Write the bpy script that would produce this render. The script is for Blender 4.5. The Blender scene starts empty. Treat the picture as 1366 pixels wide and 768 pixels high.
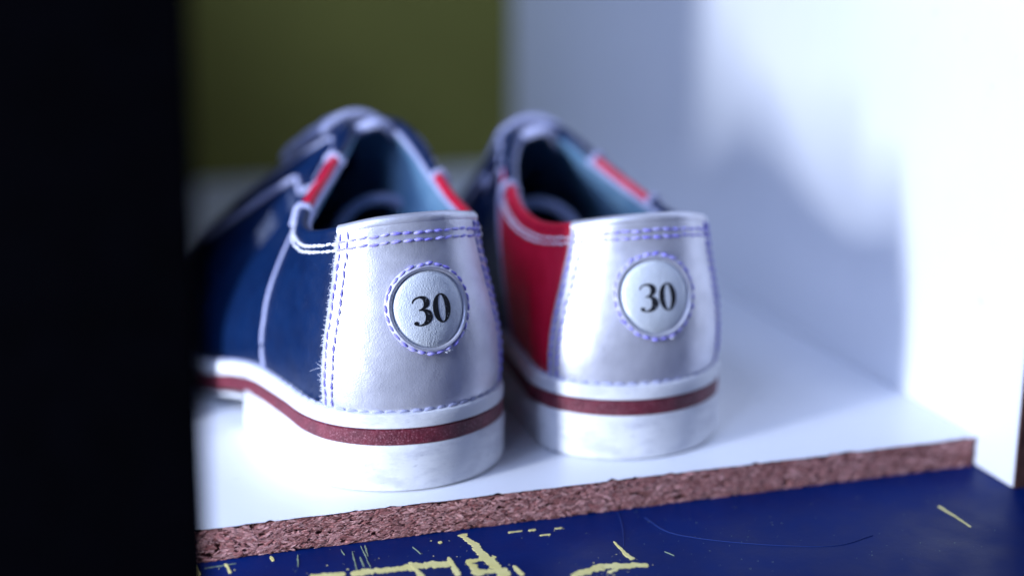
import bpy, bmesh, math, random
import numpy as np
from mathutils import Vector, Matrix
from mathutils.bvhtree import BVHTree

R = math.radians
random.seed(7)
rng = np.random.default_rng(7)
scene = bpy.context.scene
C = scene.collection

# ------------------------------------------------------------------ camera
cam = bpy.data.objects.new('camera', bpy.data.cameras.new('camera'))
C.objects.link(cam)
cam.location = (-0.1076, -0.3466, 0.155)
cam.rotation_euler = (R(75.0), 0, R(-16.7))
cam.data.sensor_width = 36.0
cam.data.lens = 50.0
cam.data.clip_start = 0.01
cam.data.clip_end = 20
cam.data.dof.use_dof = True
cam.data.dof.focus_distance = 0.379
cam.data.dof.aperture_fstop = 2.8
scene.camera = cam

# ------------------------------------------------------------------ world, lamps, exposure
world = bpy.data.worlds.new('World')
scene.world = world
world.use_nodes = True
bg = world.node_tree.nodes['Background']
bg.inputs['Color'].default_value = (0.10, 0.14, 0.32, 1)
bg.inputs['Strength'].default_value = 0.25

def area(name, loc, target, size, power, col, sizey=None, spread=180):
    l = bpy.data.lights.new(name, 'AREA')
    l.energy = power
    l.color = col
    l.size = size
    if sizey:
        l.shape = 'RECTANGLE'
        l.size_y = sizey
    l.spread = R(spread)
    o = bpy.data.objects.new(name, l)
    C.objects.link(o)
    o.location = loc
    o.rotation_euler = (Vector(target) - Vector(loc)).to_track_quat('-Z', 'Y').to_euler()
    return o

area('key_lamp', (-0.52, -0.165, 0.115), (0.0, 0.02, 0.06), 0.05, 5.0, (0.77, 0.85, 1.0), sizey=0.24)
area('blue_fill_lamp', (-0.52, -0.28, 0.68), (0.05, 0.08, 0.03), 0.55, 7.6, (0.47, 0.60, 1.0))

scene.view_settings.view_transform = 'Standard'
scene.view_settings.look = 'None'
scene.view_settings.exposure = 0.2
scene.view_settings.gamma = 1.0
scene.cycles.use_denoising = True
scene.cycles.max_bounces = 8

# ------------------------------------------------------------------ materials
def mat(name, col=(.5, .5, .5), rough=.5, metal=0.0, spec=.5):
    m = bpy.data.materials.new(name)
    m.use_nodes = True
    b = m.node_tree.nodes['Principled BSDF']
    b.inputs['Base Color'].default_value = (*col, 1)
    b.inputs['Roughness'].default_value = rough
    b.inputs['Metallic'].default_value = metal
    b.inputs['Specular IOR Level'].default_value = spec
    return m, m.node_tree.nodes, m.node_tree.links, b

def coords(n, l, scale=(1, 1, 1)):
    tc = n.new('ShaderNodeTexCoord')
    mp = n.new('ShaderNodeMapping')
    mp.inputs['Scale'].default_value = scale
    l.new(tc.outputs['Object'], mp.inputs['Vector'])
    return mp.outputs['Vector']

def noise(n, l, vec, scale, detail=4, rough=.55, dist=0):
    t = n.new('ShaderNodeTexNoise')
    t.inputs['Scale'].default_value = scale
    t.inputs['Detail'].default_value = detail
    t.inputs['Roughness'].default_value = rough
    t.inputs['Distortion'].default_value = dist
    l.new(vec, t.inputs['Vector'])
    return t.outputs['Fac']

def ramp(n, l, fac, stops):
    r = n.new('ShaderNodeValToRGB')
    e = r.color_ramp.elements
    while len(e) < len(stops):
        e.new(0.5)
    for k, (p, c) in enumerate(stops):
        e[k].position = p
        e[k].color = (*c, 1) if len(c) == 3 else c
    l.new(fac, r.inputs['Fac'])
    return r.outputs['Color']

def bump(n, l, b, h, strength, dist):
    k = n.new('ShaderNodeBump')
    k.inputs['Strength'].default_value = strength
    k.inputs['Distance'].default_value = dist
    l.new(h, k.inputs['Height'])
    l.new(k.outputs['Normal'], b.inputs['Normal'])
    return k

def leather(name, c0, c1, rough, metal=0.0, grain=1.0, spec=.5, coat=0.0, wear=0.0):
    m, n, l, b = mat(name, c0, rough, metal, spec)
    v = coords(n, l)
    f = noise(n, l, v, 160, 3)
    col = ramp(n, l, f, [(.3, c0), (.7, c1)])
    if wear:
        big = ramp(n, l, noise(n, l, v, 38, 6, .7, .6), [(.32, (1 - wear,) * 3), (.52, (1, 1, 1))])
        fine = ramp(n, l, noise(n, l, coords(n, l, (1, 1, .25)), 900, 4, .75), [(.26, (1 - wear,) * 3), (.36, (1, 1, 1))])
        for w_ in (big, fine):
            mx = n.new('ShaderNodeMix'); mx.data_type = 'RGBA'; mx.blend_type = 'MULTIPLY'
            mx.inputs['Factor'].default_value = 1
            l.new(col, mx.inputs['A']); l.new(w_, mx.inputs['B'])
            col = mx.outputs['Result']
    l.new(col, b.inputs['Base Color'])
    vo = n.new('ShaderNodeTexVoronoi')
    vo.feature = 'DISTANCE_TO_EDGE'
    vo.inputs['Scale'].default_value = 1500
    l.new(v, vo.inputs['Vector'])
    g = noise(n, l, v, 900, 5, .6)
    w = noise(n, l, v, 120, 4, .6, .8)
    a = n.new('ShaderNodeMath'); a.operation = 'MULTIPLY_ADD'
    l.new(g, a.inputs[0]); a.inputs[1].default_value = .8; l.new(vo.outputs['Distance'], a.inputs[2])
    a2 = n.new('ShaderNodeMath'); a2.operation = 'MULTIPLY_ADD'
    l.new(w, a2.inputs[0]); a2.inputs[1].default_value = 2.2; l.new(a.outputs[0], a2.inputs[2])
    bump(n, l, b, a2.outputs[0], .35 * grain, .00035)
    rr = n.new('ShaderNodeMapRange')
    l.new(noise(n, l, v, 260, 3), rr.inputs['Value'])
    rr.inputs['To Min'].default_value = rough - .08
    rr.inputs['To Max'].default_value = rough + .12
    l.new(rr.outputs[0], b.inputs['Roughness'])
    b.inputs['Coat Weight'].default_value = coat
    return m

M = {}
M['silver'] = leather('silver_leather', (.66, .66, .73), (.73, .73, .80), .38, .50, .5, wear=.18)
M['badge'] = leather('badge_leather', (.70, .75, .80), (.76, .80, .85), .38, .15, 1.2, wear=.18)
M['navy'] = leather('navy_leather', (.0010, .0105, .050), (.0018, .016, .068), .36, 0, .7)
M['red'] = leather('red_leather', (.50, .006, .030), (.60, .010, .045), .42, 0, .7)
M['piping'] = leather('pale_piping', (.33, .35, .53), (.43, .45, .63), .6, 0, .8)

def lining():
    m, n, l, b = mat('lining_cloth', (.2, .4, .5), .8, 0, .3)
    v = coords(n, l)
    l.new(ramp(n, l, noise(n, l, v, 90, 4), [(.3, (.10, .22, .36)), (.75, (.19, .33, .47))]), b.inputs['Base Color'])
    bump(n, l, b, noise(n, l, v, 1600, 2), .4, .0003)
    return m
M['lining'] = lining()
M['insole'] = leather('insole_leather', (.05, .05, .07), (.08, .08, .10), .7, 0, .7)

def thread():
    m, n, l, b = mat('glow_tinted_thread', (.40, .36, .90), .55, 0, .4)  # violet UV glow of the stitches put into the base colour
    v = coords(n, l)
    l.new(ramp(n, l, noise(n, l, v, 300, 3), [(.35, (.27, .23, .84)), (.7, (.60, .57, .95))]), b.inputs['Base Color'])
    bump(n, l, b, noise(n, l, v, 3500, 2), .5, .0002)
    return m
M['thread'] = thread()
M['fibre'] = mat('white_fibre', (.8, .8, .86), .7)[0]

def rubber():
    m, n, l, b = mat('white_sole_rubber', (.8, .8, .8), .42)
    v = coords(n, l, (1, 1, 2.2))
    big = noise(n, l, v, 55, 5, .65)
    col = ramp(n, l, big, [(.38, (.60, .61, .66)), (.5, (.77, .78, .81)), (.8, (.83, .84, .86))])
    sv = coords(n, l, (1, 1, 5))
    spk = ramp(n, l, noise(n, l, sv, 420, 4, .7), [(.27, (.30, .31, .38)), (.38, (1, 1, 1))])
    mx = n.new('ShaderNodeMix'); mx.data_type = 'RGBA'; mx.blend_type = 'MULTIPLY'
    mx.inputs['Factor'].default_value = .7
    l.new(col, mx.inputs['A']); l.new(spk, mx.inputs['B'])
    l.new(mx.outputs['Result'], b.inputs['Base Color'])
    bump(n, l, b, noise(n, l, sv, 300, 5, .7), .35, .0006)
    return m
M['rubber'] = rubber()

def stripe():
    m, n, l, b = mat('oxblood_sole_layer', (.15, .015, .03), .5)
    v = coords(n, l, (1, 1, 1))
    base = ramp(n, l, noise(n, l, v, 200, 4), [(.3, (.085, .007, .018)), (.7, (.17, .013, .030))])
    fl = ramp(n, l, noise(n, l, v, 2300, 4, .75), [(.56, (0, 0, 0)), (.66, (1, 1, 1))])
    mx = n.new('ShaderNodeMix'); mx.data_type = 'RGBA'
    l.new(fl, mx.inputs['Factor'])
    l.new(base, mx.inputs['A']); mx.inputs['B'].default_value = (.52, .22, .26, 1)
    l.new(mx.outputs['Result'], b.inputs['Base Color'])
    bump(n, l, b, noise(n, l, v, 1200, 4, .7), .7, .0006)
    return m
M['stripe'] = stripe()

def laminate():
    m, n, l, b = mat('white_laminate', (.78, .8, .85), .33)
    v = coords(n, l)
    c = ramp(n, l, noise(n, l, v, 14, 5, .6), [(.3, (.82, .84, .88)), (.7, (.87, .88, .91))])
    d = ramp(n, l, noise(n, l, v, 700, 3, .7), [(.20, (.45, .47, .55)), (.26, (1, 1, 1))])
    mx = n.new('ShaderNodeMix'); mx.data_type = 'RGBA'; mx.blend_type = 'MULTIPLY'
    mx.inputs['Factor'].default_value = .6
    l.new(c, mx.inputs['A']); l.new(d, mx.inputs['B'])
    sc = ramp(n, l, noise(n, l, coords(n, l, (.35, 1, 1)), 130, 5, .75, .5), [(.27, (.72, .73, .78)), (.36, (1, 1, 1))])
    m2 = n.new('ShaderNodeMix'); m2.data_type = 'RGBA'; m2.blend_type = 'MULTIPLY'; m2.inputs['Factor'].default_value = .8
    l.new(mx.outputs['Result'], m2.inputs['A']); l.new(sc, m2.inputs['B'])
    l.new(m2.outputs['Result'], b.inputs['Base Color'])
    bump(n, l, b, noise(n, l, v, 900, 3), .06, .0004)
    return m
M['laminate'] = laminate()

def particle(name, k=1.0):
    m, n, l, b = mat(name, (.3, .15, .12), .8, 0, .25)
    at = n.new('ShaderNodeAttribute'); at.attribute_name = 'chip'
    v = coords(n, l, (1, 1, 2.5))
    g = ramp(n, l, noise(n, l, v, 900, 4, .7), [(.3, (.55 * k, .5 * k, .5 * k)), (.65, (1.15 * k, 1.1 * k, 1.1 * k))])
    mx = n.new('ShaderNodeMix'); mx.data_type = 'RGBA'; mx.blend_type = 'MULTIPLY'
    mx.inputs['Factor'].default_value = 1
    l.new(at.outputs['Color'], mx.inputs['A']); l.new(g, mx.inputs['B'])
    l.new(mx.outputs['Result'], b.inputs['Base Color'])
    bump(n, l, b, noise(n, l, v, 1500, 4, .7), .6, .0006)
    return m
M['particle'] = particle('particle_board_chips')

def edge_brown():
    m, n, l, b = mat('raw_panel_edge', (.08, .04, .03), .85, 0, .2)
    v = coords(n, l, (1, 1, .5))
    l.new(ramp(n, l, noise(n, l, v, 260, 5, .7), [(.3, (.035, .014, .012)), (.7, (.13, .06, .05))]), b.inputs['Base Color'])
    bump(n, l, b, noise(n, l, v, 500, 4, .7), .8, .001)
    return m
M['edge'] = edge_brown()

def olive():
    m, n, l, b = mat('olive_paint', (.2, .2, .03), .7, 0, .3)
    v = coords(n, l)
    l.new(ramp(n, l, noise(n, l, v, 9, 4), [(.3, (.145, .138, .022)), (.7, (.19, .18, .03))]), b.inputs['Base Color'])
    return m
M['olive'] = olive()
M['black'] = leather('black_paint', (.0008, .0008, .0016), (.0014, .0014, .0028), .9, 0, .5, .02)

def bluepaint():
    m, n, l, b = mat('blue_board_paint', (.01, .03, .2), .42, 0, .08)
    v = coords(n, l)
    c = ramp(n, l, noise(n, l, v, 30, 5, .65), [(.3, (.0006, .0095, .080)), (.7, (.0012, .016, .120))])
    d = ramp(n, l, noise(n, l, v, 800, 5, .75), [(.66, (0, 0, 0)), (.74, (1, 1, 1))])
    mx = n.new('ShaderNodeMix'); mx.data_type = 'RGBA'
    sc = ramp(n, l, noise(n, l, coords(n, l, (1, .12, 1)), 420, 4, .7), [(.62, (0, 0, 0)), (.74, (.6, .6, .6))])
    pt = ramp(n, l, noise(n, l, v, 26, 4), [(.48, (0, 0, 0)), (.62, (1, 1, 1))])
    sm = n.new('ShaderNodeMix'); sm.data_type = 'RGBA'; sm.blend_type = 'MULTIPLY'; sm.inputs['Factor'].default_value = 1
    l.new(sc, sm.inputs['A']); l.new(pt, sm.inputs['B'])
    ad = n.new('ShaderNodeMix'); ad.data_type = 'RGBA'; ad.blend_type = 'ADD'; ad.inputs['Factor'].default_value = 1
    l.new(d, ad.inputs['A']); l.new(sm.outputs['Result'], ad.inputs['B'])
    d = ad.outputs['Result']
    l.new(d, mx.inputs['Factor']); l.new(c, mx.inputs['A']); mx.inputs['B'].default_value = (.015, .035, .17, 1)
    l.new(mx.outputs['Result'], b.inputs['Base Color'])
    l.new(ramp(n, l, noise(n, l, v, 60, 4), [(.3, (.34, .34, .34)), (.7, (.55, .55, .55))]), b.inputs['Roughness'])
    bump(n, l, b, noise(n, l, v, 500, 5, .7), .12, .0005)
    return m
M['blue'] = bluepaint()
M['yellow'] = leather('yellow_paint', (.68, .60, .20), (.78, .70, .30), .6, 0, .6)
M['green'] = mat('pale_green_scratch', (.20, .26, .17), .6)[0]
M['haze_scratch'] = mat('pale_scratch', (.022, .042, .17), .5, 0, .1)[0]

def ink():
    m, n, l, b = mat('black_ink', (.006, .006, .008), .5)
    v = coords(n, l)
    l.new(ramp(n, l, noise(n, l, v, 1400, 4, .7), [(.60, (.006, .006, .008)), (.67, (.35, .38, .42))]), b.inputs['Base Color'])
    return m
M['ink'] = ink()

# ------------------------------------------------------------------ mesh helpers
def mesh_obj(name, verts, faces, m, parent=None, smooth=True, fix=True):
    me = bpy.data.meshes.new(name)
    me.from_pydata([tuple(map(float, v)) for v in verts], [], faces)
    if fix:
        bm = bmesh.new(); bm.from_mesh(me)
        bmesh.ops.recalc_face_normals(bm, faces=bm.faces)
        bm.to_mesh(me); bm.free()
    if smooth:
        me.polygons.foreach_set('use_smooth', [True] * len(me.polygons))
        try:
            me.set_sharp_from_angle(angle=R(42))
        except Exception:
            pass
    me.materials.append(m)
    o = bpy.data.objects.new(name, me)
    C.objects.link(o)
    if parent:
        o.parent = parent
    return o

def tag(o, label=None, cat=None, kind=None, group=None):
    if label: o['label'] = label
    if cat: o['category'] = cat
    if kind: o['kind'] = kind
    if group: o['group'] = group
    return o

def box(name, lo, hi, m, parent=None, bev=0.0):
    bm = bmesh.new()
    bmesh.ops.create_cube(bm, size=1)
    for v in bm.verts:
        for k in range(3):
            v.co[k] = lo[k] if v.co[k] < 0 else hi[k]
    if bev:
        bmesh.ops.bevel(bm, geom=bm.edges[:], offset=bev, segments=2, affect='EDGES')
    me = bpy.data.meshes.new(name)
    bm.to_mesh(me); bm.free()
    me.materials.append(m)
    o = bpy.data.objects.new(name, me)
    C.objects.link(o)
    if parent: o.parent = parent
    return o

def tube(path, rad, seg=8, closed=False, squash=None):
    """verts, faces of a tube along path; rad scalar or list"""
    P = np.asarray(path, float)
    n = len(P)
    rad = np.broadcast_to(np.asarray(rad, float), (n,))
    T = np.gradient(P, axis=0)
    if closed:
        T = np.roll(P, -1, 0) - np.roll(P, 1, 0)
    T /= np.linalg.norm(T, axis=1)[:, None] + 1e-12
    N = np.cross(T, [0.03, 0.02, 1.0]); N /= np.linalg.norm(N, axis=1)[:, None] + 1e-12
    B = np.cross(T, N)
    V, F = [], []
    for i in range(n):
        for k in range(seg):
            a = 2 * math.pi * k / seg
            V.append(P[i] + rad[i] * (math.cos(a) * N[i] + math.sin(a) * B[i]))
    m = n if closed else n - 1
    for i in range(m):
        j = (i + 1) % n
        for k in range(seg):
            q = (k + 1) % seg
            F.append((i * seg + k, i * seg + q, j * seg + q, j * seg + k))
    if not closed:
        F.append(tuple(range(seg))[::-1])
        F.append(tuple((n - 1) * seg + k for k in range(seg)))
    return V, F

def merge(parts):
    V, F = [], []
    for v, f in parts:
        o = len(V)
        V.extend(v)
        F.extend([tuple(i + o for i in q) for q in f])
    return V, F

def cr(knots, t):
    """Catmull-Rom through knots at integer parameters"""
    K = np.asarray(knots, float)
    n = len(K)
    i = int(min(max(math.floor(t), 0), n - 2))
    f = t - i
    p1, p2 = K[i], K[i + 1]
    p0 = K[i - 1] if i > 0 else 2 * p1 - p2
    p3 = K[i + 2] if i + 2 < n else 2 * p2 - p1
    return .5 * ((2 * p1) + (-p0 + p2) * f + (2 * p0 - 5 * p1 + 4 * p2 - p3) * f * f + (-p0 + 3 * p1 - 3 * p2 + p3) * f ** 3)

def interp(x, xs, ys):
    return float(np.interp(x, xs, ys))

def sstep(x, a, b):
    t = min(max((x - a) / (b - a), 0), 1)
    return t * t * (3 - 2 * t)

# ------------------------------------------------------------------ the cubby
Z0 = -0.0094            # blue base board top / shelf thickness
XW = 0.1435             # right side panel
YB = 0.490              # added left panel, out of view, set back to block lamp light
shade_panel = box('side_wall', (-0.112, .076, .0002), (-0.0965, YB, .20), M['laminate'], None, .0003)
tag(shade_panel, 'added white panel, unseen behind the black divider, blocking lamp light', 'panel', 'structure')
# back panel

base = box('base_board', (-0.40, -0.30, Z0 - 0.016), (0.36, 0.56, Z0), M['blue'])
tag(base, 'dark blue painted board with yellow scratches in front of the shelf', 'board', 'structure')

# shelf: laminate skin with chipped front edge over a particle-board core
shelf = bpy.data.objects.new('shelf_board', None)
C.objects.link(shelf)
tag(shelf, 'white laminated shelf board with raw chipboard front edge', 'shelf', 'structure')
nx = 900
xs = np.linspace(-0.16, XW, nx)
def smooth_noise(n, k):
    a = rng.normal(size=n + 4 * k)
    ker = np.hanning(2 * k + 1); ker /= ker.sum()
    a = np.convolve(a, ker, 'same')[2 * k:2 * k + n]
    return a / (a.std() + 1e-9)
jag = 0.00025 + 0.00005 * smooth_noise(nx, 3) + 0.00013 * smooth_noise(nx, 14)
nick = smooth_noise(nx, 9)
jag += np.where(nick > 1.0, (nick - 1.0) * 0.0009, 0)
V, F = [], []
for i, x in enumerate(xs):
    y = 0.0 + max(jag[i], -0.00005)
    V += [(x, y, 0.0), (x, YB, 0.0), (x, YB, -0.0003), (x, y + 0.0004, -0.0003)]
for i in range(nx - 1):
    for k in range(4):
        a, b2 = i * 4 + k, i * 4 + (k + 1) % 4
        F.append((a, b2, b2 + 4, a + 4))
F += [(0, 1, 2, 3), tuple((nx - 1) * 4 + k for k in (3, 2, 1, 0))]
mesh_obj('laminate_skin', V, F, M['laminate'], shelf, smooth=False)

def chip_color(n):
    t = rng.random((n, 1)) ** 1.2
    c = (1 - t) * np.array([.34, .125, .115]) + t * np.array([.84, .50, .47])
    c *= np.where(rng.random((n, 1)) < .10, .55, 0.8 + .4 * rng.random((n, 1)))
    return c

# core: displaced face with pits
nx2, nz2 = 820, 34
hx = np.zeros((nx2, nz2))
def noise2(cx, cz):
    a = rng.normal(size=(nx2 // cx + 3, nz2 // cz + 3))
    gx = np.linspace(0, a.shape[0] - 1.001, nx2); gz = np.linspace(0, a.shape[1] - 1.001, nz2)
    i = gx.astype(int); j = gz.astype(int)
    fx = (gx - i)[:, None]; fz = (gz - j)[None, :]
    fx = fx * fx * (3 - 2 * fx); fz = fz * fz * (3 - 2 * fz)
    return (a[i][:, j] * (1 - fx) * (1 - fz) + a[i + 1][:, j] * fx * (1 - fz) + a[i][:, j + 1] * (1 - fx) * fz + a[i + 1][:, j + 1] * fx * fz)
h = .00020 * noise2(8, 3) + .00012 * noise2(3, 2) + .0001 * noise2(30, 8)
pit = noise2(6, 3)
h = h + np.where(pit > 1.0, (pit - 1.0) * .0030, 0)
gx = np.linspace(-0.16, XW - 0.0006, nx2); gz = np.linspace(Z0 + .0001, -0.00032, nz2)
V, F = [], []
for i in range(nx2):
    for j in range(nz2):
        V.append((gx[i], 0.0007 + max(h[i, j], -.0004), gz[j]))
for i in range(nx2 - 1):
    for j in range(nz2 - 1):
        a = i * nz2 + j
        F.append((a, a + nz2, a + nz2 + 1, a + 1))
o0 = len(V)
V += [(gx[0], YB - .001, gz[0]), (gx[-1], YB - .001, gz[0]), (gx[-1], YB - .001, gz[-1]), (gx[0], YB - .001, gz[-1])]
F += [(o0, o0 + 1, o0 + 2, o0 + 3)]
F.append(tuple([o0] + [o0 + 1] + [i * nz2 for i in range(nx2 - 1, -1, -1)]))
core = mesh_obj('chipboard_core', V, F, M['particle'], shelf, smooth=False, fix=False)
ca = core.data.color_attributes.new('chip', 'FLOAT_COLOR', 'POINT')
cv = noise2(4, 2).ravel()
cc = np.clip(.5 + .3 * cv, 0, 1)[:, None] * np.array([.50, .23, .21]) + np.array([.06, .02, .018])
cc = np.vstack([cc, np.tile([.1, .04, .03], (4, 1))])
ca.data.foreach_set('color', np.hstack([cc, np.ones((len(cc), 1))]).astype(np.float32).ravel())

# wood flakes on the core face
NF = 12000
V, F, cols = [], [], []
colr = chip_color(NF)
for k in range(NF):
    cx = random.uniform(-0.10, XW - .002); cz = random.uniform(Z0 + .0004, -.0006)
    if pit[int((cx + .16) / (XW + .16) * (nx2 - 1)), int((cz - Z0) / -Z0 * (nz2 - 1))] > .95 and random.random() < .93:
        continue
    L = random.choice((.0003, .0004, .0006, .0009, .0014)) * random.uniform(.5, 1.2)
    W = L * random.uniform(.12, .38)
    a = random.gauss(0, .32)
    tilt = random.gauss(0, .10); yaw_ = random.gauss(0, .05)
    y0 = random.uniform(.00030, .00060)
    s, c = math.sin(a), math.cos(a)
    n0 = len(V)
    poly = [(-L, -W * .3), (-L * .4, -W * random.uniform(.7, 1)), (L * .5, -W * random.uniform(.5, 1)), (L, W * .2), (L * .3, W * random.uniform(.7, 1)), (-L * .6, W * random.uniform(.5, 1))]
    for dy in (0, .00014):
        for (px, pz) in poly:
            x = cx + px * c - pz * s; z = cz + px * s + pz * c
            z = min(max(z, Z0 + .00015), -.00012 if y0 < .0004 else -.00032)
            V.append((x, y0 + dy + px * yaw_ + pz * tilt, z))
    F.append(tuple(n0 + i for i in range(6)))
    for i in range(6):
        j = (i + 1) % 6
        F.append((n0 + i, n0 + 6 + i, n0 + 6 + j, n0 + j))
    cols += [(*colr[k], 1)] * 12
fl = mesh_obj('wood_flakes', V, F, M['particle'], shelf, smooth=False)
ca = fl.data.color_attributes.new('chip', 'FLOAT_COLOR', 'POINT')
ca.data.foreach_set('color', np.array(cols, np.float32).ravel())
fl['kind'] = 'stuff'

# right side panel with raw front edge
wr = bpy.data.objects.new('side_wall', None); C.objects.link(wr)
tag(wr, 'white laminated side panel on the right with dark raw front edge', 'panel', 'structure')
box('laminate_face', (XW + .0004, -.0178, Z0 + .0002), (XW + .0160, YB + .02, .36), M['laminate'], wr, .0003)
box('raw_edge', (XW + .0008, -.0186, Z0 + .0002), (XW + .0156, -.0176, .36), M['edge'], wr)
# unseen left panel, added to shade the shoe fronts and the depth
shade_panel = box('side_wall', (-0.112, .076, .0002), (-0.0965, YB, .20), M['laminate'], None, .0003)
tag(shade_panel, 'added white panel, unseen behind the black divider, blocking lamp light', 'panel', 'structure')
# back panel
wb = box('back_wall', (-0.30, YB + .0005, Z0 + .0002), (XW + .0002, YB + .012, .36), M['olive'])
tag(wb, 'olive painted back panel behind the shoes', 'panel', 'structure')
# black divider, near left, leaning a little
dv = box('divider_panel', (-0.048, -.010, 0), (0, 0, .30), M['black'], None, .0008)
dv.location = (-0.0928, -.0900, Z0 + .0022)
dv.rotation_euler = (0, R(1.2), 0)
tag(dv, 'black upright divider panel standing before the shelf at far left', 'panel', 'structure')

# scratches in the blue paint
HK = [0]
def stroke(name, pts, w, m, jagged=.25, h=.00012):
    HK[0] += 1
    h = h + HK[0] * .000004
    P = np.array(pts, float) / 1000
    # resample
    seg = np.r_[0, np.cumsum(np.linalg.norm(np.diff(P, axis=0), axis=1))]
    n = max(6, int(seg[-1] / .0003))
    t = np.linspace(0, seg[-1], n)
    Q = np.c_[np.interp(t, seg, P[:, 0]), np.interp(t, seg, P[:, 1])]
    T = np.gradient(Q, axis=0); T /= np.linalg.norm(T, axis=1)[:, None] + 1e-12
    N = np.c_[-T[:, 1], T[:, 0]]
    wa = np.interp(np.linspace(0, 1, n), np.linspace(0, 1, len(w)), w) / 2000
    kk = 2 if n > 12 else 1
    l, r = [wa * (1 + jagged * (.7 * smooth_noise(n, kk) + .6 * smooth_noise(n, 5 * kk))) for _ in (0, 1)]
    l[[0, -1]] *= .4; r[[0, -1]] *= .4
    V, F = [], []
    for i in range(n):
        a = Q[i] + N[i] * max(l[i], wa[i] * .15); b = Q[i] - N[i] * max(r[i], wa[i] * .15)
        V += [(a[0], a[1], Z0 + h), (b[0], b[1], Z0 + h), (b[0], b[1], Z0 - .00005), (a[0], a[1], Z0 - .00005)]
    for i in range(n - 1):
        for k in range(4):
            q = (k + 1) % 4
            F.append((4 * i + k, 4 * i + q, 4 * i + 4 + q, 4 * i + 4 + k))
    F += [(0, 1, 2, 3), tuple(4 * (n - 1) + k for k in (3, 2, 1, 0))]
    return mesh_obj(name, V, F, m, base, smooth=False)

Y = M['yellow']
ST = [([(-51.7, -16.9), (-37.7, -17.5), (-25.0, -18.2)], [2.4, 3.2, 3.4]), ([(-62, -15.6), (-53.0, -16.9)], [1.6, 2.4]),
      ([(-18.3, -2.1), (-16.0, -18.6), (-14.0, -30)], [1.9, 2.4, 3.0]), ([(-21.0, -18.5), (-20.2, -27.4)], [2.0, 2.4]),
      ([(-21.7, -18.7), (-13.4, -18.3)], [1.6, 1.2]), ([(-21.3, -25.6), (-12.6, -25.8)], [2.6, 2.2]), ([(-10.4, -24.4), (-9.8, -30.5)], [1.0, 1.3]),
      ([(2.0, -34.4), (11.0, -31.6), (23.0, -34.0)], [2.2, 3.2, 1.5]), ([(11.5, -34.7), (19.5, -32.4)], [2.6, 1.0]), ([(19.4, -18.3), (19.7, -26.0), (20.4, -30.0)], [.6, .8, 1.3]),
      ([(-6.1, -4.7), (-2.1, -4.9)], [.8, .6]), ([(-0.5, -5.1), (1.7, -5.0)], [.5, .4]), ([(1.5, -9.0), (4.6, -9.2)], [.5, .9]), ([(6.7, -6.0), (8.9, -6.2)], [.5, .9]),
      ([(-35.8, -14.9), (-34.7, -24.3)], [1.0, 1.6]), ([(-25.5, -14.8), (-25.5, -26)], [.6, 1.4]), ([(115.9, -23.0), (116.5, -30.7), (116.4, -37.9)], [.7, .5, .4]),
      ([(-81.9, -2.0), (-81.0, -7.7)], [.8, .8]), ([(-70.0, -1.0), (-69.6, -3.9)], [.7, .8]), ([(-88.8, -0.6), (-88.5, -7.2)], [.7, .7]), ([(-25.8, -5.2), (-24.9, -6.0)], [1.2, 1.2])]
for p, w in ST:
    stroke('paint_scratch', p, w, Y)
G = M['green']
for p in [[(-46.2, -1.5), (-46.1, -15.0)], [(-48.9, -4.0), (-49.8, -15.2)], [(-45.0, -1.4), (-45.5, -8.3)], [(-51.6, -2.3), (-51.2, -5.7)], [(-47.6, -8), (-47.7, -14)], [(-87, -3.2), (-79, -2.6)], [(-33, -6), (-32, -11)], [(-63, -2), (-64, -9)], [(30, -28), (31.5, -31)]]:
    stroke('fine_scratch', p, [.25, .35, .2], G, .4, .00008)
def curve2(p):
    return [tuple(cr(p, t)) for t in np.linspace(0, len(p) - 1, 10 * len(p))]
stroke('long_scratch', curve2([(33.1, -6.2), (36.9, -18.6), (53.7, -30.0), (74.1, -37.6), (88, -35.0)]), [.10, .14, .04], M['haze_scratch'], .2, .00006)
stroke('long_scratch', curve2([(27.3, -.9), (24.6, -11.4), (20.9, -21.7)]), [.14, .2, .1], M['haze_scratch'], .2, .00006)
def chips_near_strokes():
    VV, FF = [], []
    for p, w in ST:
        p = np.array(p) / 1000
        for k in range(9 if max(w) > 1.4 else 2):
            i = random.randrange(len(p) - 1); t = random.random()
            c = p[i] * (1 - t) + p[i + 1] * t + rng.normal(size=2) * max(w) * .0009
            if c[1] > -.0006: continue
            rad = random.uniform(.00008, .00042)
            n0 = len(VV); m = random.choice((4, 5, 6)); st_ = random.uniform(.35, 1); a0 = random.uniform(0, 3)
            for q in range(m):
                a = 2 * math.pi * q / m
                x, y = rad * math.cos(a) * random.uniform(.6, 1.2), rad * st_ * math.sin(a) * random.uniform(.6, 1.2)
                VV.append((c[0] + x * math.cos(a0) - y * math.sin(a0), c[1] + x * math.sin(a0) + y * math.cos(a0), Z0 + .00009))
            FF.append(tuple(range(n0, n0 + m)))
    return VV, FF
V, F = [], []
for k in range(260):
    x = random.uniform(-.09, .14); y = random.uniform(-.05, -.001)
    a = random.uniform(0, 6.28); L = random.uniform(.00006, .00034); W = L * random.uniform(.2, .6)
    n0 = len(V)
    for (px, py) in ((-L, 0), (0, -W), (L, 0), (0, W)):
        V.append((x + px * math.cos(a) - py * math.sin(a), y + px * math.sin(a) + py * math.cos(a), Z0 + .00006))
    F.append((n0, n0 + 1, n0 + 2, n0 + 3))
sp = mesh_obj('paint_chips', *chips_near_strokes(), M['yellow'], base, smooth=False)
sp['kind'] = 'stuff'
sp = mesh_obj('paint_specks', V, F, M['green'], base, smooth=False)
sp['kind'] = 'stuff'

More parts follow.
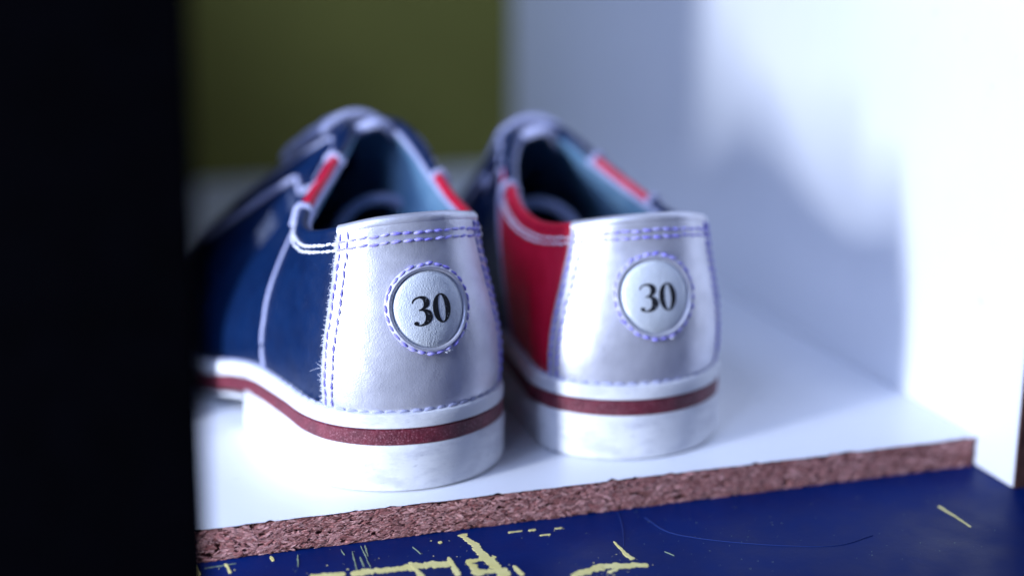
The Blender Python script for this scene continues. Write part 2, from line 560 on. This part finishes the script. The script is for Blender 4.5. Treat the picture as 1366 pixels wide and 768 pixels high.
# ------------------------------------------------------------------ bowling shoes
LAT_B = [(0, .0014), (-.0130, .0044), (-.0226, .0120), (-.0270, .022), (-.0276, .036), (-.0285, .05), (-.0295, .065), (-.031, .082), (-.0335, .10), (-.035, .118), (-.0348, .14), (-.032, .16), (-.025, .18), (-.012, .196), (.002, .203)]
MED_B = [(0, .0014), (.0130, .0044), (.0226, .0120), (.0265, .022), (.0262, .036), (.0256, .05), (.0248, .065), (.0252, .082), (.0275, .10), (.0308, .118), (.0335, .14), (.0325, .16), (.0265, .18), (.015, .196), (.002, .203)]
LAT_T = [(0, .0095, .0738), (-.0105, .0118, .0730), (-.0188, .0185, .0703), (-.0222, .030, .0672), (-.0230, .040, .0657), (-.0212, .052, .0666), (-.0165, .062, .0702), (-.0085, .0735, .0765), (.0030, .0890, .0865), (.0085, .105, .0860), (.0075, .130, .0730), (.0050, .150, .0570), (.002, .175, .0430), (.002, .195, .0310), (.002, .201, .0205)]
MED_T = [(0, .0095, .0738), (.0112, .0121, .0730), (.0208, .0205, .0703), (.0258, .032, .0680), (.0280, .043, .0680), (.0287, .055, .0700), (.0280, .067, .0745), (.0258, .080, .0810), (.0210, .0920, .0870), (.0150, .105, .0860), (.0095, .130, .0730), (.0060, .150, .0570), (.002, .175, .0430), (.002, .195, .0310), (.002, .201, .0205)]
BT = LAT_B[::-1] + MED_B[1:]
TT0 = np.array(LAT_T[::-1] + MED_T[1:])
TT = TT0.copy()
BT0 = np.array(BT)
BT = BT0.copy()
def set_top(throat, lean, low, bend):
    # throat: sideways shift of the lacing, lean: sideways shift of the whole rim, low: rim lowered
    for i in range(29):
        k = abs(i - 14)
        w = interp(k, [5, 6, 7, 8, 9, 10, 12], [0, .2, .6, 1, 1, .8, 0])
        f = interp(k, [0, 9, 14], [1, 1, 0])
        g = interp(k, [8, 12], [0, 1])
        TT[i] = TT0[i] + np.array([w * throat - f * lean - g * bend * max(TT0[i][1] - .02, 0), 0, -f * low])
        BT[i] = BT0[i] - np.array([bend * max(BT0[i][1] - .02, 0), 0])
O1 = [.0030, .0032, .0036, .0034, .003, .003, .003, .003, .0035, .004, .004, .004, .004, .004, .004]
O2 = [.0010, .0010, .0010, .0015, .002, .003, .004, .006, .010, .013, .014, .014, .012, .007, .003]
ZF = .0225

def drop(y):
    return .0118 * sstep(y, .050, .118)

def S(u, v):
    t = u + 14
    b2 = cr(BT, t)
    d = cr(BT, t + .02) - cr(BT, t - .02)
    n = np.array([-d[1], d[0]]); n /= np.linalg.norm(n) + 1e-12       # outward: curve runs lateral toe -> heel -> medial toe
    n = -n if (n @ (b2 - np.array([0, .09]))) < 0 else n
    Tp = cr(TT, t)
    B = np.array([b2[0], b2[1], ZF - drop(b2[1])])
    hgt = Tp[2] - B[2]
    k = abs(u)
    o1 = interp(k, range(15), O1); o2 = interp(k, range(15), O2)
    nn = np.array([n[0], n[1], 0])
    P1 = B + nn * o1 + np.array([0, 0, .38 * hgt])
    P2 = Tp + nn * o2 - np.array([0, 0, .30 * hgt if k < 8 else .12 * hgt])
    w = 1 - v
    return w ** 3 * B + 3 * w * w * v * P1 + 3 * w * v * v * P2 + v ** 3 * Tp

def SN(u, v):
    e = .015
    du = S(min(u + e, 14), v) - S(max(u - e, -14), v)
    dv_ = S(u, min(v + e, 1)) - S(u, max(v - e, 0))
    n = np.cross(du, dv_)
    n /= np.linalg.norm(n) + 1e-12
    p = S(u, v)
    c = np.array([0.002, min(max(p[1], .03), .17), .03])
    if n @ (p - c) < 0: n = -n
    return p, n

def cap(path_pts, normals, rad, ln, gap_frac, lift):
    """row of stitches on a path (list of points with normals)"""
    P = np.array(path_pts); N = np.array(normals)
    s = np.r_[0, np.cumsum(np.linalg.norm(np.diff(P, axis=0), axis=1))]
    n = max(2, int(round(s[-1] / ln)))
    out = []
    at = lambda x, A: np.array([np.interp(x, s, A[:, k]) for k in range(3)])
    for i in range(n):
        a = s[-1] * (i + gap_frac / 2) / n; b = s[-1] * (i + 1 - gap_frac / 2) / n
        path = []
        rr = []
        j1, j2 = random.gauss(0, .00013), random.gauss(0, .00013)
        rad_ = rad * random.uniform(.85, 1.15)
        a += random.gauss(0, .00012); b += random.gauss(0, .00012)
        for q in np.linspace(0, 1, 6):
            x = a + (b - a) * q
            nn = at(x, N); nn /= np.linalg.norm(nn)
            tn = at(min(x + .0004, s[-1]), P) - at(max(x - .0004, 0), P); tn /= np.linalg.norm(tn) + 1e-12
            sd = np.cross(nn, tn)
            bulge = math.sin(math.pi * q)
            path.append(at(x, P) + nn * (lift * (bulge * .9 - .35)) + sd * (j1 * (1 - q) + j2 * q + (q - .5) * .00025))
            rr.append(rad_ * (.45 + .55 * math.sqrt(max(bulge, 0))))
        out.append(tube(path, rr, 6))
    return out

def build_shoe(label, sx, loc, heading, digit_tilt, throat, lean, low, bend):
    set_top(throat, lean, low, bend)
    root = bpy.data.objects.new('bowling_shoe', None)
    C.objects.link(root)
    root.location = loc
    root.rotation_euler = (0, 0, heading)
    tag(root, label, 'shoe', None, 'pair of bowling shoes')

    def put(name, V, F, m, parent=root, smooth=True, fix=True):
        V = [(sx * v[0], v[1], v[2]) for v in V]
        if sx < 0:
            F = [tuple(reversed(f)) for f in F]
        return mesh_obj(name, V, F, m, parent, smooth, fix)

    def patch(fn, na, nb, off, th):
        """closed shell over (a,b)->(u,v)"""
        V, F = [], []
        grid = [[None] * nb for _ in range(na)]
        for i in range(na):
            for j in range(nb):
                u, v = fn(i / (na - 1), j / (nb - 1))
                p, n = SN(u, v)
                edge = min(i, na - 1 - i, j, nb - 1 - j)
                t = th * (.72 if edge == 0 else 1.0)
                grid[i][j] = (len(V), len(V) + 1)
                V.append(p + n * (off + t)); V.append(p + n * off)
        for i in range(na - 1):
            for j in range(nb - 1):
                for k in (0, 1):
                    q = (grid[i][j][k], grid[i + 1][j][k], grid[i + 1][j + 1][k], grid[i][j + 1][k])
                    F.append(q if k == 0 else q[::-1])
        ring = [grid[i][0] for i in range(na)] + [grid[na - 1][j] for j in range(1, nb)] + [grid[i][nb - 1] for i in range(na - 2, -1, -1)] + [grid[0][j] for j in range(nb - 2, 0, -1)]
        for k in range(len(ring)):
            a, b = ring[k], ring[(k + 1) % len(ring)]
            F.append((a[0], b[0], b[1], a[1]))
        return V, F

    def line(fn, n, off):
        P, N = [], []
        for i in range(n):
            p, nn = SN(*fn(i / (n - 1)))
            P.append(p + nn * off); N.append(nn)
        return P, N

    # ---- sole layers
    def outline(inset, n=150):
        pts = []
        for t in np.linspace(0, 28, n, endpoint=False):
            b = cr(BT, t); d = cr(BT, t + .02) - cr(BT, t - .02)
            nn = np.array([-d[1], d[0]]); nn /= np.linalg.norm(nn) + 1e-12
            nn = -nn if (nn @ (b - np.array([0, .09]))) < 0 else nn
            pts.append(b + nn * inset)
        return pts
    def slab(rings, capz=True, ylim=None):
        """rings: list of (inset, zfunc)"""
        V, F = [], []
        n = 0
        for (ins, zf) in rings:
            o = outline(ins)
            if ylim is not None:
                o = [np.array([min(max(p[0], -.0292 - ins - bend * .045), .0252 + ins), min(p[1], ylim(p[0], zf(0)))]) for p in o]
            n = len(o)
            V += [(p[0], p[1], zf(p[1])) for p in o]
        for r in range(len(rings) - 1):
            for i in range(n):
                j = (i + 1) % n
                F.append((r * n + i, r * n + j, (r + 1) * n + j, (r + 1) * n + i))
        for r, flip in ((0, True), (len(rings) - 1, False)):
            # strip fill between the two sides keeps the caps clean on curved layers
            idx = [r * n + i for i in range(n)]
            for i in range(n // 2 - 1):
                a, b, c, d = idx[i], idx[i + 1], idx[(n - i - 2) % n], idx[(n - i - 1) % n]
                if len({a, b, c, d}) == 4:
                    F.append((a, b, c, d) if flip else (d, c, b, a))
        return V, F
    dz = lambda z, k=1.0: (lambda y: z - k * drop(y))
    V, F = slab([(.0022, dz(.01835)), (.0030, dz(.0188)), (.0031, dz(.0216)), (.0026, dz(.0226)), (.0014, dz(.0230)), (-.004, dz(.0229))])
    rand = put('rand', V, F, M['rubber'])
    V, F = slab([(.0022, dz(.0136)), (.0028, dz(.0139)), (.0029, dz(.0180)), (.0022, dz(.01845))])
    put('sole_stripe', V, F, M['stripe'])
    yl = lambda x, z: .068 - .10 * abs(x) + (0.0125 - z) * .35
    V, F = slab([(.0014, lambda y: .0), (.0026, lambda y: .0006), (.0030, lambda y: .0020), (.0032, lambda y: .0130), (.0026, lambda y: .0139)], ylim=yl)
    heel = put('heel_block', V, F, M['rubber'])
    zmin = lambda a: (lambda y: max(a - .0105 * sstep(y, .050, .118), .0) if a > .002 else (.0125 - .0125 * sstep(y, .05, .118)))
    V, F = slab([(.0016, lambda y: .0108 - .0108 * sstep(y, .05, .118)), (.0024, lambda y: .0126 - .0118 * sstep(y, .05, .118))])
    put('outsole', V, F, M['rubber'])

    # ---- upper: inner lasted shell + panels
    def sil(v):      # half-extent of the heel counter along u
        return interp(v, [0, .25, .6, .85, 1], [2.42, 2.30, 2.12, 2.03, 2.0])
    V, F = patch(lambda a, b: (((a * 2 - 1) * sil(b)), .0 + b * 1.0), 61, 33, .0004, .0011)
    counter = put('heel_counter', V, F, M['silver'])
    # bvh for projecting onto the back of the heel (real local coordinates)
    bmv = [Vector((sx * v[0], v[1], v[2])) for v in V]
    bvh = BVHTree.FromPolygons(bmv, F)
    def hit(x, z):
        r = bvh.ray_cast(Vector((x, -.2, z)), Vector((0, 1, 0)))
        if r[0] is None:
            return np.array([x, .01, z]), np.array([0, -1, 0.])
        n = np.array(r[1]); n = n if n[1] < 0 else -n
        return np.array(r[0]), n

    seam_l = lambda v: -interp(v, [0, .3, .6, .85, 1], [5.3, 5.35, 5.75, 6.3, 6.7])
    seam_m = lambda v: interp(v, [0, .3, .6, .85, 1], [5.3, 5.35, 5.75, 6.4, 6.9])
    V, F = patch(lambda a, b: (-(sil(b) - .12) + a * (seam_l(b) + (sil(b) - .12)), b), 41, 25, -.0006, .0011)
    put('quarter_panel', V, F, M['navy'])['label'] = 'navy blue leather quarter'
    V, F = patch(lambda a, b: ((sil(b) - .12) + a * (seam_m(b) - (sil(b) - .12)), b), 41, 25, -.0006, .0011)
    put('quarter_panel', V, F, M['red'])['label'] = 'red leather quarter'
    V, F = patch(lambda a, b: (seam_l(b) + .12 + a * (-13.98 - seam_l(b) - .12), b), 61, 25, -.0016, .0014)
    put('vamp_panel', V, F, M['navy'])
    V, F = patch(lambda a, b: (seam_m(b) - .12 + a * (13.98 - seam_m(b) + .12), b), 61, 25, -.0016, .0014)
    put('vamp_panel', V, F, M['navy'])
    for sg in (-1, 1):
        V, F = patch(lambda a, b: (sg * (10.9 + 2.6 * a), .62 + .38 * b), 25, 13, -.0001, .0009)
        put('toe_overlay', V, F, M['red'])
    # eyestays
    def vlow(k):
        return interp(k, [6.75, 7.2, 8, 9, 9.8, 10.4, 10.8, 11.05], [.96, .86, .70, .53, .44, .45, .58, .97])
    for sg in (-1, 1):
        fn = lambda a, b: (sg * (6.75 + 4.3 * a), vlow(6.75 + 4.3 * a) + b * (1.0 - vlow(6.75 + 4.3 * a)))
        V, F = patch(fn, 49, 13, .0005, .0013)
        ey = put('eyestay', V, F, M['navy'])
        P, N = line(lambda t: (sg * (6.75 + 4.3 * t), vlow(6.75 + 4.3 * t)), 50, .0012)
        put('edge_piping', *tube(P, .0010, 8), M['piping'], ey)
        P, N = line(lambda t: (sg * (6.9 + 3.8 * t), min(vlow(6.9 + 3.8 * t) + .20, .97)), 40, .0017)
        put('inner_piping', *tube(P, .0007, 8), M['piping'], ey)
    # seam piping between quarter and vamp
    for sm in (seam_l, seam_m):
        P, N = line(lambda t: (sm(t), t), 26, .0003)
        put('seam_piping', *tube(P, .0007, 8), M['piping'])
    # collar: insert of the other colour, then a rolled binding in sections
    V, F = patch(lambda a, b: (-(5.55 + 1.75 * a), .86 + .14 * b), 15, 9, .0005, .0008)
    put('collar_insert', V, F, M['red'])
    def rim(u0, u1, rad, m, name, inn=.0012, n=30, up=0.0):
        P = []
        for t in np.linspace(u0, u1, n):
            p, nn = SN(t, 1.0)
            P.append(p - nn * inn + np.array([0, 0, up]))
        return put(name, *tube(P, rad, 10), m)
    rim(-2.0, 2.0, .0019, M['silver'], 'collar_binding', inn=.0004, n=40)
    rim(-2.02, -5.6, .0016, M['navy'], 'collar_binding')
    rim(-5.6, -7.3, .0017, M['red'], 'collar_binding')
    rim(-7.3, -9.2, .0016, M['navy'], 'collar_binding')
    rim(2.02, 5.9, .0016, M['red'], 'collar_binding')
    rim(5.9, 9.2, .0016, M['navy'], 'collar_binding')
    # bar tacks across the collar
    def tack(u, dv0, r_=.0011):
        P = []
        for v in np.linspace(1 - dv0, 1.0, 8):
            p, nn = SN(u, v); P.append(p + nn * .0014)
        p, nn = SN(u, 1.0)
        P += [p + np.array([0, 0, .0018]), p - nn * .0020 + np.array([0, 0, .0017]), p - nn * .0036 - np.array([0, 0, .001])]
        put('bar_tack', *tube(P, r_, 8), M['piping'])
    tack(-5.6, .12); tack(-7.3, .10); tack(5.9, .13)
    # pale inner edge of the collar
    P = []
    for t in np.linspace(-7.4, -2.1, 40):
        p, nn = SN(t, 1.0); P.append(p - nn * .0030 - np.array([0, 0, .0006]))
    put('collar_edge', *tube(P, .0009, 8), M['piping'])
    P = []
    for t in np.linspace(2.1, 9, 50):
        p, nn = SN(t, 1.0); P.append(p - nn * .0030 - np.array([0, 0, .0006]))
    put('collar_edge', *tube(P, .0009, 8), M['piping'])
    # lining
    V, F = patch(lambda a, b: (-13.9 + 27.8 * a, .02 + .975 * b), 141, 17, -.0034, .0010)
    put('lining', V, F, M['lining'])
    # insole
    o = outline(-.0035, 120)
    V = [(p[0], p[1], .0245 - drop(p[1])) for p in o]; n = len(V)
    F = [(i, i + 1, n - i - 2, n - i - 1) for i in range(n // 2 - 1)]
    put('insole', V, F, M['insole'], fix=False)
    # edge of the toe lining: an arch across the inside
    arch = []
    ax = .0135 + throat - lean
    for t in np.linspace(0, math.pi, 26):
        arch.append((ax - .0170 * math.cos(t), .090 + .004 * math.sin(t), .039 + (.0235 - low) * math.sin(t) ** .8))
    put('toe_lining_edge', *tube(arch, .0019, 8), M['piping'])
    V, F = [], []
    for r in range(8):
        q = r / 7
        for (x, y, z) in arch:
            V.append((ax - .008 * q + (x - ax) * (1 + .1 * q), y + .06 * q, z - .022 * q - .0005))
    for r in range(7):
        for i in range(25):
            F.append((r * 26 + i, r * 26 + i + 1, r * 26 + 27 + i, r * 26 + 26 + i))
    put('toe_lining', V, F, M['insole'], fix=False)
    # tongue
    txc = .0122 + throat - lean
    ty = [(.0875, .0905 - low), (.093, .0900 - low), (.102, .0880 - low), (.115, .0805), (.130, .0705), (.148, .056)]
    V, F = [], []
    na, nb = 26, 17
    edge = []
    for k in range(2):
        for i in range(na):
            c = cr(ty, i / (na - 1) * 5)
            for j in range(nb):
                s = j / (nb - 1) * 2 - 1
                w = .0098 if i else .0090
                yy = c[0] + .010 * s * s * (1 - i / (na - 1)) ** 2 
                zz = c[1] - .0085 * abs(s) ** 2.2 - (.0022 if k else 0) - .0012
                V.append((txc + (.0035 - bend * .13 - txc) * (i / (na - 1)) ** 2 + s * w, yy, zz))
                if k == 0 and i == 0: edge.append(V[-1])
    for i in range(na - 1):
        for j in range(nb - 1):
            a = i * nb + j
            F.append((a, a + nb, a + nb + 1, a + 1)); b = a + na * nb
            F.append((b, b + 1, b + nb + 1, b + nb))
    rg = [j for j in range(nb)] + [i * nb + nb - 1 for i in range(1, na)] + [(na - 1) * nb + j for j in range(nb - 2, -1, -1)] + [i * nb for i in range(na - 2, 0, -1)]
    for k in range(len(rg)):
        a, b = rg[k], rg[(k + 1) % len(rg)]
        F.append((a, b, b + na * nb, a + na * nb))
    tg = put('tongue', V, F, M['navy'])
    put('tongue_binding', *tube([(p[0], p[1], p[2] - .001) for p in edge], .0019, 8), M['piping'], tg)
    # laces across the ridge
    for yk, tt in ((.101, 8.75), (.109, 9.2), (.118, 9.6), (.127, 10.0)):
        P = []
        pl, nl = SN(-tt, .86); pm, nm = SN(tt, .86)
        a0 = pl + nl * .0026; a1 = pm + nm * .0026
        for q in np.linspace(0, 1, 12):
            p = a0 * (1 - q) + a1 * q
            P.append(p + np.array([0, 0, .0065 * math.sin(math.pi * q) ** .7]))
        put('lace', *tube(P, .0016, 8), M['piping'])

    # ---- stitching on the heel counter
    st = []
    for d in (.071, .117):
        P, N = line(lambda t: ((t * 2 - 1) * (sil(1 - d) - .06), 1 - d), 60, .0016)
        st += cap(P, N, .00040, .0031, .14, .00026)
    for sg in (-1, 1):
        for d in (.13, .33):
            P, N = line(lambda t: (sg * (sil(.02 + .97 * t) - d), .02 + .97 * t), 60, .0016)
            st += cap(P, N, .00038, .0026, .14, .00026)
    V, F = merge(st)
    so = put('stitching', V, F, M['thread'], counter); so['kind'] = 'stuff'
    st = []
    for (u0, u1) in ((-2.0, -6.3), (2.0, 6.3)):
        for d in (.075, .118):
            P, N = line(lambda t: (u0 + (u1 - u0) * t, 1 - d), 70, .0007)
            st += cap(P, N, .00042, .0026, .14, .0003)
    V, F = merge(st)
    so = put('collar_stitching', V, F, M['fibre']); so['kind'] = 'stuff'
    # welt stitches along the rand
    st = []
    o = outline(.0016, 220)
    P = [(p[0], p[1], .0231 - drop(p[1])) for p in o if p[1] < .12]
    k0 = 0
    for k in range(len(P) - 1):
        if abs(P[k + 1][0] - P[k][0]) > .02: k0 = k + 1
    P = P[k0:] + P[:k0]
    st += cap(P, [(0, 0, 1)] * len(P), .00045, .0036, .2, .0003)
    V, F = merge(st)
    so = put('welt_stitching', V, F, M['piping'], rand); so['kind'] = 'stuff'

    # ---- size badge
    bx, bz = (0.0008 if sx > 0 else .0020), (.0505 if sx > 0 else .0478)
    badge = bpy.data.objects.new('size_badge', None); C.objects.link(badge); badge.parent = root
    def putr(name, V, F, m, parent, smooth=True):
        return mesh_obj(name, V, F, m, parent, smooth)
    # domed disc
    RD = .0101
    def dome(r, th):
        p, n = hit(bx + r * math.cos(th), bz + r * math.sin(th))
        q = min(r / RD, 1)
        return p, n, .0006 + .0009 * (1 - q ** 4) - (.0003 if q > .97 else 0)
    V, F = [], []
    nr, nt = 14, 64
    for i in range(1, nr + 1):
        for k in range(nt):
            p, n, hh = dome(RD * i / nr, 2 * math.pi * k / nt)
            V.append(p + n * hh)
    p, n, hh = dome(0, 0); V.append(p + n * hh)
    for i in range(nr - 1):
        for k in range(nt):
            q = (k + 1) % nt
            F.append((i * nt + k, i * nt + q, (i + 1) * nt + q, (i + 1) * nt + k))
    for k in range(nt):
        F.append((len(V) - 1, k, (k + 1) % nt))
    putr('badge_face', V, F, M['badge'], root).parent = badge
    # rim: raised, turned-over edge round the window
    prof = [(.01012, .0003), (.01022, .0009), (.01045, .0012), (.0109, .0013), (.0115, .0007), (.0121, .0001)]
    V, F = [], []
    for (r, hh) in prof:
        for k in range(nt):
            p, n = hit(bx + r * math.cos(2 * math.pi * k / nt), bz + r * math.sin(2 * math.pi * k / nt))
            V.append(p + n * hh)
    for i in range(len(prof) - 1):
        for k in range(nt):
            q = (k + 1) % nt
            F.append((i * nt + k, i * nt + q, (i + 1) * nt + q, (i + 1) * nt + k))
    putr('badge_rim', V, F, M['silver'], badge)
    # ring of stitches
    P, N = [], []
    for k in range(161):
        th = 2 * math.pi * k / 160
        p, n = hit(bx + .0117 * math.cos(th), bz + .0117 * math.sin(th))
        P.append(p + n * .0007); N.append(n)
    V, F = merge(cap(P, N, .00042, .0027, .15, .0003))
    so = putr('badge_stitching', V, F, M['thread'], badge); so['kind'] = 'stuff'
    # frayed thread ends at the lower right of the ring
    fr = []
    for k in range(26):
        th = random.choice((-1.25, -1.2, -.62)) + random.gauss(0, .035)
        p, n = hit(bx + .0119 * math.cos(th), bz + .0119 * math.sin(th))
        d = np.array([random.gauss(.2, .7), -.2, random.gauss(-.3, .5)]); d /= np.linalg.norm(d)
        L = random.uniform(.0005, .0012)
        fr.append(tube([p + n * .0004, p + n * .0009 + d * L * .5, p + n * .0007 + d * L], [.00014, .00012, .00006], 5))
    V, F = merge(fr)
    so = putr('frayed_thread', V, F, M['fibre'], badge); so['kind'] = 'stuff'
    # digits 3 and 0 in heavy old-style serif
    def ribbon(pts, wid, n=60):
        Q = np.array([cr(pts, t) for t in np.linspace(0, len(pts) - 1, n)])
        W = np.array([cr([[w] for w in wid], t)[0] for t in np.linspace(0, len(wid) - 1, n)])
        T = np.gradient(Q, axis=0); T /= np.linalg.norm(T, axis=1)[:, None] + 1e-9
        Nn = np.c_[-T[:, 1], T[:, 0]]
        V2, F2 = [], []
        m = 5
        for i in range(n):
            for k in range(m):
                V2.append(Q[i] + Nn[i] * W[i] * (k / (m - 1) - .5))
        for i in range(n - 1):
            for k in range(m - 1):
                a = i * m + k
                F2.append((a, a + m, a + m + 1, a + 1))
        return V2, F2
    def disc2(cx, cy, r):
        V2 = [(cx, cy)] + [(cx + r * math.cos(t), cy + r * math.sin(t)) for t in np.linspace(0, 2 * math.pi, 16, endpoint=False)]
        return V2, [(0, 1 + i, 1 + (i + 1) % 16) for i in range(16)]
    top = ribbon([(.06, .78), (.12, .90), (.26, .965), (.40, .93), (.475, .80), (.44, .66), (.34, .575), (.22, .53)], [.03, .05, .07, .13, .18, .15, .065, .03])
    bot = ribbon([(.22, .53), (.36, .52), (.47, .43), (.50, .28), (.43, .12), (.28, .03), (.16, .03), (.08, .08)], [.03, .08, .185, .215, .165, .075, .05, .06])
    d3 = [top, bot, disc2(.11, .10, .072)]
    th = np.linspace(0, 2 * math.pi, 49)
    V2, F2 = [], []
    for t in th[:-1]:
        for k in range(5):
            q = k / 4
            ro, ri = (.28, .50), (.105, .455)
            V2.append(((ri[0] * (1 - q) + ro[0] * q) * math.cos(t), .5 + (ri[1] * (1 - q) + ro[1] * q) * math.sin(t)))
    for i in range(48):
        for k in range(4):
            a, b = i * 5 + k, ((i + 1) % 48) * 5 + k
            F2.append((a, b, b + 1, a + 1))
    hgt = .0076
    for nm, dd, x0 in (('digit_three', d3, -.60), ('digit_zero', [(V2, F2)], .315)):
        v2, f2 = merge(dd)
        V = []
        for (x, y) in v2:
            X = (x + x0) * hgt * 1.2; Zz = (y - .5) * hgt - .0002
            c, s = math.cos(digit_tilt), math.sin(digit_tilt)
            X, Zz = X * c - Zz * s, X * s + Zz * c
            r = math.hypot(X, Zz); t = math.atan2(Zz, X)
            p, n, hh = dome(r, t)
            V.append(p + n * (hh + .00007))
        putr(nm, V, f2, M['ink'], badge)
    # raw fibres along the cut edge of the counter
    fz = []
    for k in range(150):
        sg = -1
        v = random.uniform(.01, .97)
        p, n = SN(sg * sil(v), v)
        p2, _ = SN(sg * (sil(v) + .1), v)
        d = p2 - p; d /= np.linalg.norm(d)
        L = random.uniform(.0002, .0009) * (2.4 if random.random() < .06 else 1)
        a = p + n * .0012
        dirv = d + np.array([random.gauss(0, .5), random.gauss(0, .3), random.gauss(0, .7)]) * .7
        b = a + dirv * L * .5 + n * random.uniform(-.0001, .0003)
        c = b + (dirv + np.array([random.gauss(0, .6), 0, random.gauss(0, .6)])) * L * .5
        fz.append(tube([a - d * .0003, b, c], [.00005, .000045, .00002], 4))
    V, F = merge(fz)
    so = put('raw_edge_fibres', V, F, M['fibre'], counter); so['kind'] = 'stuff'
    return root

build_shoe('left bowling shoe with navy blue outer side, heel badge 30 nearest the divider', 1, (-.0235, .0098, 0), R(7.0), R(2), .003, 0, 0, .10)
build_shoe('right bowling shoe with red side facing its twin, beside the white side wall', -1, (.0418, .0130, 0), R(-1.0), R(0), -.0020, .0037, .0050, .0)
